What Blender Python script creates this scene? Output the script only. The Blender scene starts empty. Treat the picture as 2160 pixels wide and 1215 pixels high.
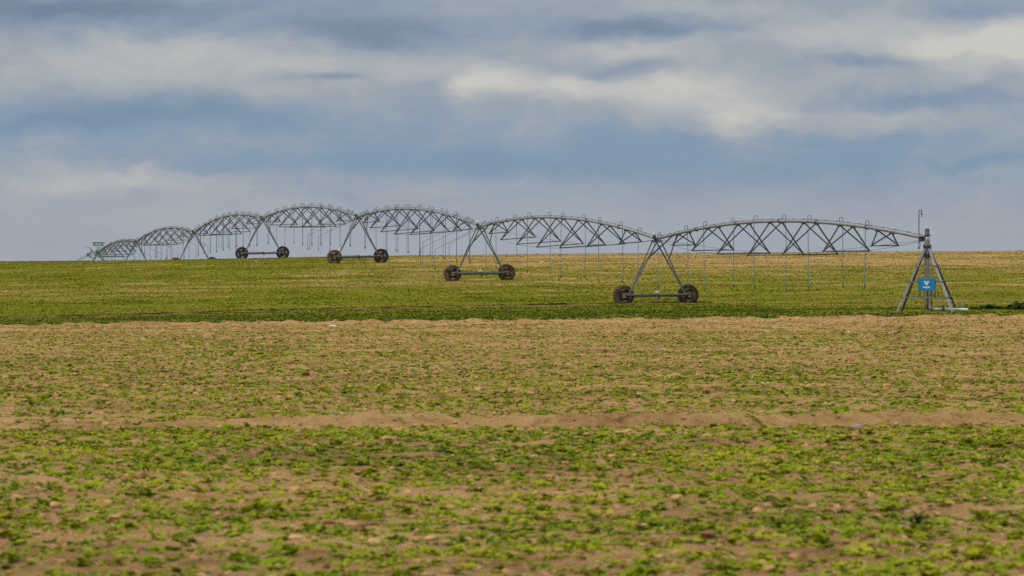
import bpy, math, random
import numpy as np
from mathutils import Vector, Matrix

random.seed(7)
rng = np.random.default_rng(11)
S = bpy.context.scene
R = math.radians
CAMZ = 4.0            # eye level; ground heights below are given relative to it
FPX = 8890.0          # focal length in pixels of the 2160 px wide photograph
HOR = 556.0           # eye-level row of the photograph

# ------------------------------------------------------------------ camera
cam_d = bpy.data.cameras.new('camera')
cam_d.sensor_width = 36.0
cam_d.lens = FPX / 2160 * 36.0
cam_d.clip_start = 0.5
cam_d.clip_end = 9000
cam_d.dof.use_dof = True
cam_d.dof.focus_distance = 235
cam_d.dof.aperture_fstop = 6.3
cam = bpy.data.objects.new('camera', cam_d)
S.collection.objects.link(cam)
cam.location = (0, 0, CAMZ)
cam.rotation_euler = (R(90) - math.atan((607.5 - HOR) / FPX), 0, 0)
S.camera = cam

# ------------------------------------------------------------------ exposure
S.view_settings.view_transform = 'Standard'
S.view_settings.look = 'None'
S.view_settings.exposure = 0.45
S.view_settings.gamma = 1.0
S.render.engine = 'CYCLES'
S.cycles.use_denoising = False      # leaf and soil grain is finer than a denoiser keeps
S.cycles.use_adaptive_sampling = False

# ------------------------------------------------------------------ sun
SUN_EL, SUN_AZ = 52.0, 232.0      # azimuth clockwise from +Y: behind the camera, to its left
sd = bpy.data.lights.new('sun', 'SUN')
sd.energy = 1.5
sd.angle = R(11)
sd.color = (1.0, 0.91, 0.76)
sun = bpy.data.objects.new('sun', sd)
S.collection.objects.link(sun)
sv = Vector((math.sin(R(SUN_AZ)) * math.cos(R(SUN_EL)), math.cos(R(SUN_AZ)) * math.cos(R(SUN_EL)), math.sin(R(SUN_EL))))
sun.rotation_euler = sv.to_track_quat('Z', 'Y').to_euler()


def lin(r, g, b):
    f = lambda c: (c / 255 / 12.92) if c <= 10 else ((c / 255 + 0.055) / 1.055) ** 2.4
    return (f(r), f(g), f(b), 1.0)


# ------------------------------------------------------------------ sky: Nishita air seen through layered cloud
class NT:
    """small helper around a node tree"""
    def __init__(self, tree):
        self.t = tree

    def n(self, kind, **kw):
        nd = self.t.nodes.new(kind)
        for k, v in kw.items():
            setattr(nd, k, v)
        return nd

    def put(self, sock, v):
        if hasattr(v, 'is_output') or isinstance(v, bpy.types.NodeSocket):
            self.t.links.new(v, sock)
        else:
            sock.default_value = v

    def math(self, op, a, b=None, c=None, clamp=False):
        nd = self.n('ShaderNodeMath', operation=op, use_clamp=clamp)
        self.put(nd.inputs[0], a)
        if b is not None: self.put(nd.inputs[1], b)
        if c is not None: self.put(nd.inputs[2], c)
        return nd.outputs[0]

    def vec(self, op, a, b=None):
        nd = self.n('ShaderNodeVectorMath', operation=op)
        self.put(nd.inputs[0], a)
        if b is not None: self.put(nd.inputs[1], b)
        return nd.outputs['Value'] if op in ('DOT_PRODUCT', 'LENGTH') else nd.outputs[0]

    def noise(self, vec, scale, detail=4, rough=0.5, dist=0.0, col=False):
        nd = self.n('ShaderNodeTexNoise')
        self.put(nd.inputs['Vector'], vec)
        nd.inputs['Scale'].default_value = scale
        nd.inputs['Detail'].default_value = detail
        nd.inputs['Roughness'].default_value = rough
        nd.inputs['Distortion'].default_value = dist
        return nd.outputs['Color'] if col else nd.outputs[0]

    def ramp(self, fac, stops, interp='LINEAR'):
        nd = self.n('ShaderNodeValToRGB')
        self.put(nd.inputs[0], fac)
        cr = nd.color_ramp
        cr.interpolation = interp
        while len(cr.elements) < len(stops): cr.elements.new(0.5)
        for e, (p, c) in zip(cr.elements, stops):
            e.position = p; e.color = c if len(c) == 4 else (*c, 1)
        return nd.outputs[0]

    def mix(self, fac, a, b, blend='MIX'):
        nd = self.n('ShaderNodeMix', data_type='RGBA', blend_type=blend)
        self.put(nd.inputs[0], fac); self.put(nd.inputs[6], a); self.put(nd.inputs[7], b)
        return nd.outputs[2]

    def maprange(self, v, a, b, c=0.0, d=1.0, smooth=False):
        nd = self.n('ShaderNodeMapRange')
        if smooth: nd.interpolation_type = 'SMOOTHSTEP'
        self.put(nd.inputs[0], v)
        for i, x in zip((1, 2, 3, 4), (a, b, c, d)): nd.inputs[i].default_value = x
        return nd.outputs[0]


world = bpy.data.worlds.new('World')
S.world = world
world.use_nodes = True
wt = world.node_tree
wt.nodes.clear()
w = NT(wt)
wout = w.n('ShaderNodeOutputWorld')
sky = w.n('ShaderNodeTexSky', sky_type='NISHITA')
sky.sun_disc = False
sky.sun_elevation = R(SUN_EL)
sky.sun_rotation = R(SUN_AZ)
sky.air_density = 1.2; sky.dust_density = 1.5
bg1 = w.n('ShaderNodeBackground')
wt.links.new(sky.outputs[0], bg1.inputs[0]); bg1.inputs[1].default_value = 0.06

geo = w.n('ShaderNodeTexCoord')
sep = w.n('ShaderNodeSeparateXYZ'); wt.links.new(geo.outputs['Generated'], sep.inputs[0])
az = w.math('ARCTAN2', sep.outputs[0], sep.outputs[1])
el = w.math('ARCSINE', sep.outputs[2])
U = w.math('MULTIPLY_ADD', az, 8.89, 1.08)        # azimuth and elevation of the cloud layer, in thousandths of the lens unit
V = w.math('MULTIPLY_ADD', el, -8.89, 0.556)
cmb = w.n('ShaderNodeCombineXYZ'); w.put(cmb.inputs[0], U); w.put(cmb.inputs[1], V)
P0 = cmb.outputs[0]
# stretched domain for the noise, then a warp so that no cloud edge is an ellipse
st = w.vec('MULTIPLY', P0, (1.0, 2.1, 1.0))
wn = w.noise(st, 4.2, 5, 0.55, 0.0, col=True)
wv = w.vec('SUBTRACT', wn, (0.5, 0.5, 0.5))
warp = w.vec('ADD', P0, w.vec('MULTIPLY', wv, (0.22, 0.12, 0.0)))
BLOBS = [  # azimuth, elevation row, half widths, brightness
    (1.190, .190, .110, .026, .55), (1.005, .172, .075, .030, .40), (1.430, .190, .190, .045, .34), (1.560, .262, .110, .032, .28), (.240, .130, .240, .045, .12), (1.750, .245, .30, .030, .15),
    (1.020, .178, .060, .050, .30), (1.480, .185, .110, .060, .25), (1.560, .275, .070, .040, .25), (2.060, .100, .180, .045, .80), (2.150, .075, .070, .055, .45), (1.330, .112, .120, .020, .40), (1.500, .020, .16, .020, .25),
    (.450, .098, .300, .024, .24), (.380, .160, .260, .040, .30), (.900, .140, .070, .022, .28), (.200, .385, .170, .026, .48),
    (.360, .462, .200, .028, .28), (.860, .385, .170, .022, .26), (1.760, .070, .16, .035, .25), (.60, .125, .2, .02, .22),
    (.080, .030, .260, .040, -.42), (.760, .072, .230, .030, -.42), (1.340, .060, .180, .026, -.45), (1.340, .148, .110, .014, -.28),
    (1.830, .140, .160, .014, -.28), (1.920, .215, .170, .016, -.36), (.330, .250, .300, .030, -.52), (.690, .160, .090, .010, -.36),
    (2.080, .025, .120, .022, -.38), (.800, .345, .420, .030, -.26), (1.450, .345, .420, .045, -.26), (2.090, .343, .110, .010, -.28),
    (.100, .265, .200, .014, -.25), (1.700, .300, .250, .014, -.20), (.420, .010, .3, .03, -.3)]
acc = None
for cx, cy, sx, sy, amp in BLOBS:
    dv = w.vec('MULTIPLY', w.vec('SUBTRACT', warp, (cx, cy, 0)), (1 / sx, 1 / sy, 0))
    e = w.math('EXPONENT', w.math('MULTIPLY', w.vec('DOT_PRODUCT', dv, dv), -0.8))
    acc = w.math('MULTIPLY_ADD', e, amp, acc if acc is not None else 0.0)
n1 = w.math('SUBTRACT', w.noise(w.vec('MULTIPLY', warp, (1, 2.8, 1)), 3.0, 7, 0.55, 0.0), 0.5)
n2 = w.math('SUBTRACT', w.noise(w.vec('MULTIPLY', warp, (1, 2.2, 1)), 8.5, 8, 0.62, 0.0), 0.5)
L = w.math('MULTIPLY_ADD', n1, 0.70, acc)
L = w.math('MULTIPLY_ADD', n2, 0.54, L)
L = w.math('ADD', L, 0.17)
Lc = w.maprange(L, -1.0, 1.1)
cloud = w.ramp(Lc, [(0.10, lin(97, 118, 145)), (0.30, lin(113, 134, 158)), (0.47, lin(138, 154, 174)), (0.64, lin(166, 173, 181)), (0.90, lin(203, 201, 196))])
# the band of thinner cloud where blue air comes through
band = w.math('MULTIPLY', w.maprange(V, 0.17, 0.27, 0.0, 1.0, smooth=True), w.maprange(V, 0.34, 0.46, 1.0, 0.0, smooth=True))
thin = w.math('MULTIPLY', band, w.maprange(L, 0.45, -0.1, 0.0, 0.55, smooth=True))
cloud = w.mix(thin, cloud, lin(127, 156, 182))
lowhaze = w.maprange(V, 0.34, 0.50, 0.0, 0.70, smooth=True)
cloud = w.mix(lowhaze, cloud, lin(166, 172, 182))
cloud = w.mix(w.maprange(el, 0.08, 0.5, 0.0, 0.8), cloud, lin(181, 178, 170))
overhead = w.maprange(el, 0.08, 0.75, 1.0, 2.9)
cloud = w.vec('SCALE', cloud)
w.put(cloud.node.inputs['Scale'], overhead)
bg2 = w.n('ShaderNodeBackground'); wt.links.new(cloud, bg2.inputs[0]); bg2.inputs[1].default_value = 0.732
ms = w.n('ShaderNodeMixShader'); ms.inputs[0].default_value = 0.93
wt.links.new(bg1.outputs[0], ms.inputs[1]); wt.links.new(bg2.outputs[0], ms.inputs[2])
wt.links.new(ms.outputs[0], wout.inputs[0])


# ------------------------------------------------------------------ object helpers
def tag(o, label=None, cat=None, group=None, kind=None):
    if label: o['label'] = label
    if cat: o['category'] = cat
    if group: o['group'] = group
    if kind: o['kind'] = kind
    return o


def empty(name, loc, rot=(0, 0, 0)):
    o = bpy.data.objects.new(name, None)
    o.empty_display_size = 0.3
    S.collection.objects.link(o)
    o.location = loc; o.rotation_euler = rot
    return o


def children(o):
    return [c for c in bpy.data.objects if c.parent == o]


def copy_tree(o, parent=None):
    c = o.copy(); S.collection.objects.link(c); c.parent = parent
    for ch in children(o): copy_tree(ch, c)
    return c


class MB:
    """collects shapes; build() links them as one mesh object"""
    def __init__(self):
        self.v, self.f, self.s = [], [], []

    def add(self, verts, faces, smooth=False):
        b = len(self.v)
        self.v += [tuple(p) for p in verts]
        self.f += [tuple(i + b for i in f) for f in faces]
        self.s += [smooth] * len(faces)

    def box(self, c, size, rot=None, bev=0.0):
        x, y, z = (s / 2 for s in size)
        if bev > 0:
            vs, fs = bevel_box(x, y, z, bev)
        else:
            vs = [(-x, -y, -z), (x, -y, -z), (x, y, -z), (-x, y, -z), (-x, -y, z), (x, -y, z), (x, y, z), (-x, y, z)]
            fs = [(0, 3, 2, 1), (4, 5, 6, 7), (0, 1, 5, 4), (1, 2, 6, 5), (2, 3, 7, 6), (3, 0, 4, 7)]
        vs = [Vector(p) for p in vs]
        if rot is not None: vs = [rot @ p for p in vs]
        c = Vector(c)
        self.add([p + c for p in vs], fs)

    def extrude(self, p, q, prof, up=(0, 0, 1)):
        """a closed 2-D profile (x sideways, y towards up) swept from p to q"""
        p, q = Vector(p), Vector(q)
        d = (q - p).normalized()
        a = d.cross(Vector(up))
        if a.length < 1e-4: a = d.cross(Vector((1, 0, 0)))
        a.normalize(); b = a.cross(d).normalized()
        n = len(prof)
        vs = [o + a * x + b * y for o in (p, q) for x, y in prof]
        fs = [(i, (i + 1) % n, n + (i + 1) % n, n + i) for i in range(n)]
        fs += [tuple(reversed(range(n))), tuple(range(n, 2 * n))]
        self.add(vs, fs)

    def bar(self, p, q, wd=0.05, ht=0.05, up=(0, 0, 1)):
        x, y = wd / 2, ht / 2
        self.extrude(p, q, [(-x, -y), (x, -y), (x, y), (-x, y)], up)

    def angle(self, p, q, s=0.06, t=0.008, up=(0, 0, 1), flip=1):
        f = flip
        pr = [(0, 0), (f * s, 0), (f * s, t), (f * t, t), (f * t, s), (0, s)]
        if f < 0: pr.reverse()
        self.extrude(p, q, pr, up)

    def tube(self, pts, r, n=10, cap=True):
        pts = [Vector(p) for p in pts]
        rs = r if isinstance(r, (list, tuple)) else [r] * len(pts)
        t0 = (pts[1] - pts[0]).normalized()
        a = t0.cross(Vector((0, 0, 1)))
        if a.length < 1e-3: a = t0.cross(Vector((0, 1, 0)))
        a.normalize()
        vs = []
        for i, p in enumerate(pts):
            if i == 0: t = pts[1] - p
            elif i == len(pts) - 1: t = p - pts[i - 1]
            else: t = (pts[i + 1] - p).normalized() + (p - pts[i - 1]).normalized()
            t.normalize()
            a = (a - t * a.dot(t)).normalized()
            b = t.cross(a)
            for k in range(n):
                an = 2 * math.pi * k / n
                vs.append(p + (a * math.cos(an) + b * math.sin(an)) * rs[i])
        fs = [(i * n + k, i * n + (k + 1) % n, (i + 1) * n + (k + 1) % n, (i + 1) * n + k) for i in range(len(pts) - 1) for k in range(n)]
        self.add(vs, fs, True)
        if cap:
            self.add(vs[:n], [tuple(reversed(range(n)))])
            self.add(vs[-n:], [tuple(range(n))])

    def cyl(self, p, q, r, n=16):
        self.tube([p, q], r, n)

    def lathe(self, prof, axis_o, axis_d, n=32, smooth=True, closed=False):
        """prof: (radius, distance along the axis)"""
        o, d = Vector(axis_o), Vector(axis_d).normalized()
        a = d.cross(Vector((0, 0, 1)))
        if a.length < 1e-3: a = Vector((1, 0, 0))
        a.normalize(); b = d.cross(a)
        m = len(prof); vs = []
        for r, h in prof:
            for k in range(n):
                an = 2 * math.pi * k / n
                vs.append(o + d * h + (a * math.cos(an) + b * math.sin(an)) * r)
        rng_ = range(m) if closed else range(m - 1)
        fs = [(i * n + k, i * n + (k + 1) % n, ((i + 1) % m) * n + (k + 1) % n, ((i + 1) % m) * n + k) for i in rng_ for k in range(n)]
        self.add(vs, fs, smooth)

    def build(self, name, mat, parent=None, loc=None):
        me = bpy.data.meshes.new(name)
        me.from_pydata(self.v, [], self.f)
        me.polygons.foreach_set('use_smooth', self.s)
        me.materials.append(mat)
        me.update()
        o = bpy.data.objects.new(name, me)
        S.collection.objects.link(o)
        if parent is not None: o.parent = parent
        if loc is not None: o.location = loc
        return o


def bevel_box(x, y, z, b):
    import bmesh
    bm = bmesh.new()
    bmesh.ops.create_cube(bm, size=1)
    bmesh.ops.scale(bm, vec=(2 * x, 2 * y, 2 * z), verts=bm.verts)
    bmesh.ops.bevel(bm, geom=list(bm.edges), offset=b, segments=2, affect='EDGES', profile=0.6)
    bm.verts.index_update()
    vs = [v.co.copy() for v in bm.verts]; fs = [[v.index for v in f.verts] for f in bm.faces]
    bm.free()
    return vs, fs


def np_mesh(name, verts, faces, mat, smooth=True, attrs=None):
    """one mesh from numpy arrays (all faces the same length)"""
    me = bpy.data.meshes.new(name)
    nf, k = faces.shape
    me.vertices.add(len(verts)); me.vertices.foreach_set('co', np.ascontiguousarray(verts, np.float32).ravel())
    me.loops.add(nf * k); me.loops.foreach_set('vertex_index', np.ascontiguousarray(faces, np.int32).ravel())
    me.polygons.add(nf)
    me.polygons.foreach_set('loop_start', np.arange(0, nf * k, k, dtype=np.int32))
    me.polygons.foreach_set('use_smooth', np.full(nf, smooth, dtype=bool))
    for an, arr in (attrs or {}).items():
        at = me.attributes.new(an, 'FLOAT', 'POINT')
        at.data.foreach_set('value', np.ascontiguousarray(arr, np.float32))
    me.materials.append(mat)
    me.update(calc_edges=True)
    me.validate()
    o = bpy.data.objects.new(name, me)
    S.collection.objects.link(o)
    return o


# ------------------------------------------------------------------ materials
def material(name):
    m = bpy.data.materials.new(name)
    m.use_nodes = True
    t = NT(m.node_tree)
    b = m.node_tree.nodes['Principled BSDF']
    return m, t, b


def bump(t, b, h, strength=0.3, dist=0.01):
    nd = t.n('ShaderNodeBump')
    t.put(nd.inputs['Height'], h)
    nd.inputs['Strength'].default_value = strength
    nd.inputs['Distance'].default_value = dist
    t.t.links.new(nd.outputs[0], b.inputs['Normal'])


def metal(name, c1, c2, rough=0.5, metallic=0.35, scale=9.0, dirt=None, dirt_amt=0.35):
    m, t, b = material(name)
    co = t.n('ShaderNodeTexCoord').outputs['Object']
    n = t.noise(co, scale, 6, 0.6, 0.4)
    col = t.ramp(n, [(0.3, c1), (0.7, c2)])
    if dirt:
        n2 = t.noise(co, 2.3, 6, 0.65, 0.8)
        col = t.mix(t.maprange(n2, 0.5, 0.72, 0.0, dirt_amt), col, dirt)
    t.put(b.inputs['Base Color'], col)
    t.put(b.inputs['Roughness'], t.maprange(n, 0.2, 0.8, rough - 0.1, rough + 0.12))
    b.inputs['Metallic'].default_value = metallic
    return m


M = {}
M['pipe'] = metal('galvanised_pipe', (.17, .185, .205), (.31, .33, .355), 0.45, 0.4, 5.0, (.11, .105, .095, 1), .45)
M['steel'] = metal('galvanised_steel', (.028, .032, .040), (.068, .075, .088), 0.55, 0.25, 11.0, (.07, .055, .04, 1), .4)
M['leg'] = metal('weathered_angle_steel', (.115, .124, .132), (.205, .216, .226), 0.55, 0.3, 8.0, (.22, .18, .12, 1), .35)
M['beam'] = metal('dark_beam_steel', (.050, .055, .058), (.105, .11, .115), 0.6, 0.2, 7.0, (.13, .085, .05, 1), .6)
M['rod'] = metal('thin_rod_steel', (.14, .14, .14), (.20, .20, .20), 0.55, 0.3)
M['cap'] = metal('pale_plastic_cap', (.36, .365, .35), (.46, .465, .45), 0.5, 0.0, 6.0, (.3, .26, .2, 1), .4)
M['dark'] = metal('dark_fitting', (.018, .018, .02), (.04, .04, .045), 0.5, 0.0)
M['mudbox'] = metal('muddy_gearbox', (.10, .075, .055), (.20, .15, .105), 0.85, 0.0, 14.0)
M['hose'] = metal('blue_drop_hose', (.05, .15, .27), (.08, .20, .33), 0.5, 0.0, 4.0)
M['goose'] = metal('grey_gooseneck', (.10, .11, .12), (.16, .17, .18), 0.45, 0.2)
M['panelblue'] = metal('blue_panel_paint', (.0, .155, .36), (.0, .175, .39), 0.45, 0.0, 3.0)
M['white'] = metal('white_lettering', (.78, .80, .82), (.84, .86, .88), 0.5, 0.0)
M['teal'] = metal('teal_sign_paint', (.005, .10, .115), (.01, .13, .14), 0.5, 0.0, 3.0)
M['signtext'] = metal('pale_sign_lettering', (.68, .75, .62), (.78, .84, .72), 0.5, 0.0)
M['amber'] = metal('amber_lamp_glass', (.55, .30, .06), (.70, .42, .12), 0.25, 0.0)
M['mainpipe'] = metal('pale_main_pipe', (.46, .47, .46), (.58, .59, .58), 0.5, 0.1, 6.0, (.25, .2, .14, 1), .5)
M['bark'] = metal('weed_stem', (.06, .07, .03), (.09, .10, .04), 0.8, 0.0)
M['cable'] = metal('black_cable', (.02, .02, .02), (.035, .035, .035), 0.6, 0.0)


def tyre_material():
    m, t, b = material('muddy_tyre_rubber')
    co = t.n('ShaderNodeTexCoord').outputs['Object']
    oi = t.n('ShaderNodeObjectInfo').outputs['Random']
    n = t.noise(co, 6.0, 6, 0.65, 0.6)
    k = t.math('ADD', n, t.math('MULTIPLY_ADD', oi, 0.28, -0.10))
    col = t.ramp(k, [(0.38, (.018, .015, .013)), (0.56, (.060, .037, .025)), (0.78, (.155, .098, .062))])
    t.put(b.inputs['Base Color'], col)
    b.inputs['Roughness'].default_value = 0.92
    bump(t, b, t.noise(co, 40.0, 4, 0.6), 0.4, 0.01)
    return m


def rim_material():
    m, t, b = material('dirty_wheel_rim')
    co = t.n('ShaderNodeTexCoord').outputs['Object']
    oi = t.n('ShaderNodeObjectInfo').outputs['Random']
    n = t.noise(co, 5.0, 6, 0.6, 0.5)
    k = t.math('ADD', n, t.math('MULTIPLY_ADD', oi, 0.5, -0.25))
    col = t.ramp(k, [(0.36, (.070, .074, .082)), (0.54, (.060, .040, .028)), (0.75, (.115, .073, .047))])
    t.put(b.inputs['Base Color'], col)
    b.inputs['Roughness'].default_value = 0.8
    return m


M['tyre'] = tyre_material()
M['rim'] = rim_material()

SOIL = [(.35, (.090, .050, .020)), (.47, (.325, .197, .083)), (.59, (.455, .294, .138)), (.72, (.540, .378, .220))]


def ground_material():
    m, t, b = material('field_soil')
    co = t.n('ShaderNodeTexCoord').outputs['Object']
    big = t.noise(co, 0.35, 5, 0.55, 0.3)
    mid = t.noise(co, 5.0, 6, 0.65, 0.4)
    fine = t.noise(co, 38.0, 5, 0.7)
    k = t.math('ADD', t.math('MULTIPLY', big, 0.35), t.math('ADD', t.math('MULTIPLY', mid, 0.40), t.math('MULTIPLY', fine, 0.25)))
    soil = t.ramp(k, SOIL)
    g = t.n('ShaderNodeAttribute', attribute_name='green').outputs['Fac']
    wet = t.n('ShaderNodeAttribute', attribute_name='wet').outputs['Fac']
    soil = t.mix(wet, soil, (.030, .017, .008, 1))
    gn = t.noise(co, 3.0, 6, 0.7, 0.5)
    gcol = t.ramp(t.noise(co, 1.3, 6, 0.7, 0.2), [(.3, (.075, .092, .002)), (.55, (.150, .155, .003)), (.75, (.240, .205, .016))])
    th = t.math('SUBTRACT', 1.0, g)
    msk = t.maprange(t.math('SUBTRACT', gn, t.math('MULTIPLY_ADD', th, 0.6, 0.2)), -0.06, 0.06, 0.0, 1.0)
    t.put(b.inputs['Base Color'], t.mix(msk, soil, gcol))
    b.inputs['Roughness'].default_value = 0.95
    b.inputs['Specular IOR Level'].default_value = 0.04
    bump(t, b, t.math('ADD', mid, t.math('MULTIPLY', fine, 0.7)), 1.0, 0.07)
    return m


def clod_material():
    m, t, b = material('soil_clod')
    co = t.n('ShaderNodeTexCoord').outputs['Object']
    n = t.noise(co, 9.0, 6, 0.7, 0.3)
    big = t.noise(co, 0.35, 5, 0.55, 0.3)
    tint = t.n('ShaderNodeAttribute', attribute_name='tint').outputs['Fac']
    k = t.math('ADD', t.math('MULTIPLY', n, 0.45), t.math('ADD', t.math('MULTIPLY', tint, 0.25), t.math('MULTIPLY_ADD', big, 0.30, 0.0)))
    t.put(b.inputs['Base Color'], t.ramp(k, SOIL))
    b.inputs['Roughness'].default_value = 0.95
    b.inputs['Specular IOR Level'].default_value = 0.04
    bump(t, b, t.noise(co, 45.0, 4, 0.7), 0.6, 0.01)
    return m


def leaf_material(name, stops, trans=0.3):
    m, t, b = material(name)
    tint = t.n('ShaderNodeAttribute', attribute_name='tint').outputs['Fac']
    co = t.n('ShaderNodeTexCoord').outputs['Object']
    n = t.noise(co, 0.8, 4, 0.6)
    k = t.math('ADD', t.math('MULTIPLY', tint, 0.75), t.math('MULTIPLY', n, 0.25))
    col = t.ramp(k, stops)
    t.put(b.inputs['Base Color'], col)
    b.inputs['Roughness'].default_value = 0.55
    b.inputs['Specular IOR Level'].default_value = 0.08
    tr = t.n('ShaderNodeBsdfTranslucent'); t.put(tr.inputs[0], col)
    mx = t.n('ShaderNodeMixShader'); mx.inputs[0].default_value = trans
    t.t.links.new(b.outputs[0], mx.inputs[1]); t.t.links.new(tr.outputs[0], mx.inputs[2])
    t.t.links.new(mx.outputs[0], t.t.nodes['Material Output'].inputs[0])
    return m


M['ground'] = ground_material()
M['clod'] = clod_material()
M['seedling'] = leaf_material('seedling_leaf', [(.10, (.062, .108, .002)), (.34, (.150, .212, .002)), (.60, (.245, .288, .003)), (.90, (.370, .350, .025))])
M['crop'] = leaf_material('crop_leaf', [(.15, (.038, .074, .002)), (.40, (.095, .128, .002)), (.65, (.175, .182, .004)), (.90, (.330, .255, .055))])
M['weed'] = leaf_material('dark_weed_leaf', [(.2, (.018, .042, .004)), (.6, (.042, .080, .006)), (.9, (.085, .130, .012))], 0.2)
M['straw'] = metal('dry_straw', (.42, .33, .18), (.60, .49, .30), 0.8, 0.0)
M['stone'] = metal('pale_stone', (.42, .37, .30), (.62, .57, .48), 0.85, 0.0, 20.0)
M['greystone'] = metal('grey_stone', (.17, .135, .105), (.26, .21, .165), 0.85, 0.0, 20.0)

# ------------------------------------------------------------------ terrain
# ground heights relative to the eye, at surveyed points (x, distance, height)
CP = []
for Y in (-30, 0, 25, 60, 100, 145, 184):
    for s in (-1.6, -0.55, 0, 0.55, 1.6):
        X = s * (20 + 0.1 * Y) * (1.0 if abs(s) < 1 else 1.2)
        base = -(1.7 + 0.0048 * Y)
        CP.append((X, Y, base + (0.20 * X / 22.5 if Y > 150 else 0.10 * X / 22.5 * Y / 150)))
CP += [(19.7, 200, -2.27), (-24, 200, -2.82), (8.5, 251, -2.40), (19.6, 251, -2.32), (45, 250, -2.0), (-27.5, 228, -2.95), (-45, 250, -2.9),
       (-2.5, 302, -1.21), (-13.1, 353, .06), (-24.1, 404, .49), (-34.5, 455, -.46), (-45.3, 506, -1.2), (-53.9, 548, -2.34),
       (-48.6, 400, .19), (-36, 402, .27), (0, 398, .87), (14.4, 398, .96), (31.5, 398, 1.07), (48.6, 398, 1.20), (80, 398, 1.5), (-85, 400, -.1),
       (0, 455, .35), (31, 455, .6), (60, 455, .8), (-70, 455, -.7), (-38, 300, -1.75), (-36, 350, -.55), (25, 305, -.85), (33, 350, .25), (60, 320, -.3), (-70, 320, -1.5),
       (0, 560, -1.6), (50, 560, -1.4), (-90, 560, -2.8)]
for Y in (700, 900, 1300):
    for X in (-260, -80, 60, 260):
        CP.append((X, Y, -4.5 - (Y - 700) * 0.006))
for Y in (0, 150, 300, 420):
    for X in (-220, 220):
        CP.append((X, Y, {0: -1.7, 150: -2.4, 300: -1.2, 420: .4}[Y] + 0.002 * X))
CP = np.array(CP, float)


def _tps_u(r2):
    return np.where(r2 > 1e-12, r2 * np.log(np.maximum(r2, 1e-12)) * 0.5, 0.0)


def _tps_fit(P, lam=0.02):
    XY = P[:, :2] / 100.0
    n = len(P)
    d2 = ((XY[:, None] - XY[None]) ** 2).sum(-1)
    A = np.zeros((n + 3, n + 3))
    A[:n, :n] = _tps_u(d2) + lam * 0.01 * np.eye(n)
    A[:n, n] = 1; A[:n, n + 1:] = XY
    A[n, :n] = 1; A[n + 1:, :n] = XY.T
    b = np.zeros(n + 3); b[:n] = P[:, 2]
    return XY, np.linalg.solve(A, b)


_XY, _W = _tps_fit(CP)


def smooth01(a, b, x):
    t = np.clip((x - a) / (b - a), 0, 1)
    return t * t * (3 - 2 * t)


def ground_rel(x, y):
    """large form of the ground, relative to the eye"""
    x = np.asarray(x, float); y = np.asarray(y, float)
    xs = np.clip(x, -260, 260) / 100.0; ys = np.clip(y, -30, 1300) / 100.0
    z = _W[-3] + _W[-2] * xs + _W[-1] * ys
    for (px, py), wt_ in zip(_XY, _W[:-3]):
        z = z + wt_ * _tps_u((xs - px) ** 2 + (ys - py) ** 2)
    far = smooth01(900, 1300, y)
    return z * (1 - far) + (-8.0) * far


def hsh(ix, iy, seed):
    h = (ix.astype(np.int64) * 374761393 + iy.astype(np.int64) * 668265263 + seed * 1274126177) & 0xFFFFFFFF
    h = ((h ^ (h >> 13)) * 1274126177) & 0xFFFFFFFF
    h = h ^ (h >> 16)
    return (h & 0xFFFF) / 65535.0


def vnoise(x, y, scale, seed=0):
    x = np.asarray(x, float) / scale; y = np.asarray(y, float) / scale
    ix = np.floor(x); iy = np.floor(y)
    fx = x - ix; fy = y - iy
    fx = fx * fx * (3 - 2 * fx); fy = fy * fy * (3 - 2 * fy)
    a = hsh(ix, iy, seed); b = hsh(ix + 1, iy, seed); c = hsh(ix, iy + 1, seed); d = hsh(ix + 1, iy + 1, seed)
    return (a * (1 - fx) + b * fx) * (1 - fy) + (c * (1 - fx) + d * fx) * fy


PIV = np.array([19.7, 200.0])
TW = [(8.65, 251.0), (-2.25, 302.0), (-12.85, 353.0), (-23.87, 404.0), (-34.3, 455.0), (-45.1, 506.0), (-53.8, 548.0)]


def edge_y(x):
    """where the worked soil ends and the crop begins"""
    return 185.6 + 0.7 * (vnoise(x, x * 0, 3.0, 5) - 0.5) + 0.5 * (vnoise(x, x * 0, 0.7, 6) - 0.5)


RIDGE_Y = 50.7


def ridge_y(x):
    return RIDGE_Y + 0.5 * (vnoise(x, x * 0, 5.0, 9) - 0.5) + 0.012 * x


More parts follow.
